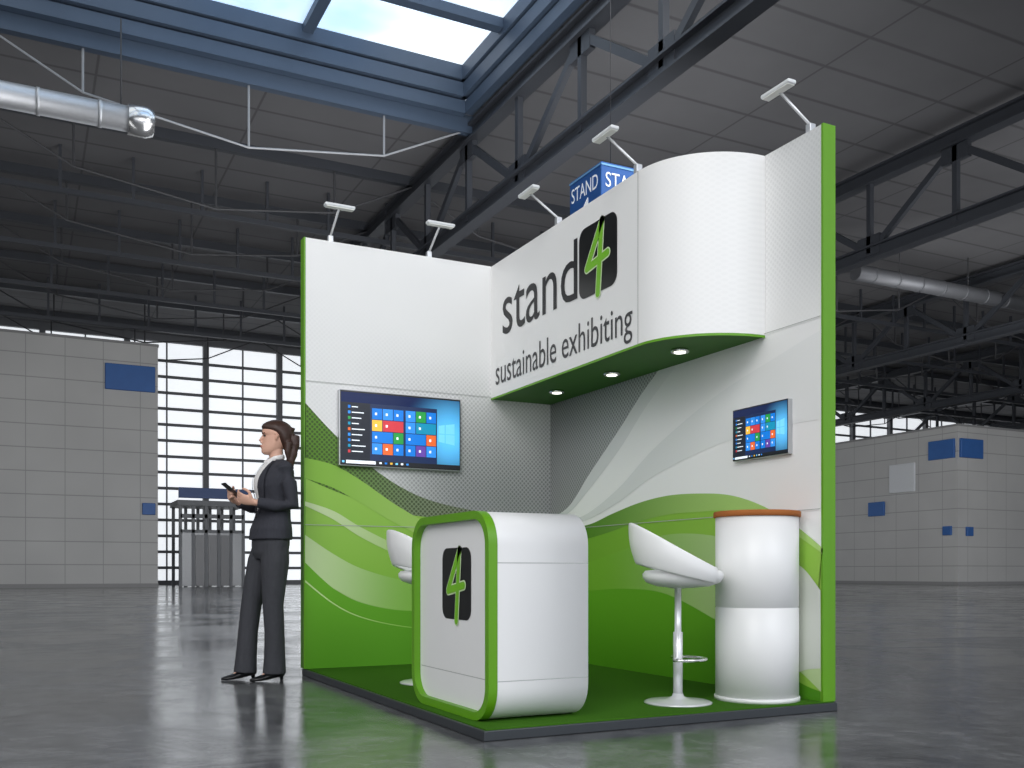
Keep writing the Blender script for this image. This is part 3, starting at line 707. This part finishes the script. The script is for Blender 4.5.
for s in (-1,1):
    part('eye',per,hrot(MB().lathe((HX+.0665,s*.029,HZ+.117),[(.001,-.007),(.007,-.004),(.009,0),(.007,.004),(.001,.007)],12)),[mat('eye_dark',(40,28,24),.2)])
    part('eyebrow',per,hrot(MB().tube([(HX+.082,s*.014,HZ+.135),(HX+.081,s*.03,HZ+.139),(HX+.070,s*.046,HZ+.136)],.0035,6,rnd=True)),[HAIR])
part('lips',per,hrot(MB().tube([(HX+.086,-.018,HZ+.048),(HX+.0945,0,HZ+.0485),(HX+.086,.018,HZ+.048)],.0045,8,rnd=True)),[mat('lips',(180,100,94),.4)])
for A in (LL,RL):
    e=Vector(A[-1]); sh=MB()
    bx=e+Vector((-.035,0,0))
    path=[(-.035,.060,.026,.032),(0,.058,.036,.038),(.04,.046,.037,.032),(.08,.032,.040,.026),(.13,.020,.042,.018),(.165,.015,.032,.014),(.195,.011,.012,.009)]
    sh.loft([[Vector((bx.x+px_,e.y+hw*math.cos(2*PI*j/16),max(.002,zc+ht*math.sin(2*PI*j/16)))) for j in range(16)] for px_,zc,hw,ht in path])
    sh.tube([(bx.x-.015,e.y,.05),(bx.x-.02,e.y,.001)],[.018,.010],10)
    part('shoe',per,sh,[SHOE],'black leather heeled shoe')
pl=Vector((.268,.012,1.245))
Mw=Matrix.Translation(PLOC)@Matrix.Rotation(fang,4,'Z')
ph=top('phone','black mobile phone held in both hands','phone',Mw@pl)
ph.rotation_euler=(0,math.radians(52),fang)
b1=MB().box((-.0045,-.036,-.072),(.0045,.036,.072)); bevel(part('case',ph,b1,[BLACK]),.003)
part('screen',ph,MB().box((-.0052,-.032,-.064),(-.0046,.032,.064)),[mat('phone_glass',(30,34,42),.1)])

# ================================================================== LIGHT
w=bpy.data.worlds.new('sky'); SC.world=w; w.use_nodes=True
nt=w.node_tree; bg=nt.nodes['Background']
tc=nt.nodes.new('ShaderNodeTexCoord'); sx=nt.nodes.new('ShaderNodeSeparateXYZ'); rp=nt.nodes.new('ShaderNodeValToRGB')
nt.links.new(tc.outputs['Generated'],sx.inputs[0]); nt.links.new(sx.outputs['Z'],rp.inputs[0]); nt.links.new(rp.outputs[0],bg.inputs[0])
rp.color_ramp.elements[0].color=(.9,.92,.95,1); rp.color_ramp.elements[1].color=(.45,.62,.9,1); bg.inputs[1].default_value=1.1
def area(loc,tgt,size,power,col=(1,1,1)):  # unseen area fill, added to brighten the stand, roof and hall
    l=bpy.data.lights.new('fill_light','AREA'); l.size=size; l.energy=power; l.color=col
    o=bpy.data.objects.new('fill_light',l); COL.objects.link(o); o.location=loc
    o.rotation_euler=(Vector(tgt)-Vector(loc)).to_track_quat('-Z','Y').to_euler()
area((-6,-6,9),(1,1.5,1.4),6,580,(1,.99,.97))
area((-9,2,7),(1.5,1.5,1.5),4,180,(1,1,1))
area((3,-9,8),(1,2,1.4),6,400,(.97,.98,1))
area((-4,-4,2.5),(1.5,2.2,1.2),3,60,(1,1,1))
area((10,8,11.5),(10,24,0),10,800,(.96,.98,1))
area((8,16,3.0),(12,34,14),12,1700,(.98,.98,1))
area((30,10,3.0),(36,34,14),12,1500,(.98,.98,1))
area((-8,20,6.0),(-8,45,7),8,420,(1,1,1))
area((28,20,6.0),(46,34,5),8,450,(1,1,1))

cam=bpy.data.cameras.new('camera'); c=bpy.data.objects.new('camera',cam); COL.objects.link(c)
c.location=(-1.733,-3.686,.715); c.rotation_euler=(PI/2,0,-math.atan2(.4515,.8923))
cam.sensor_width=36; cam.lens=968/1024*36; cam.shift_y=(572-384)/1024; cam.clip_end=400; cam.clip_start=.05
SC.camera=c
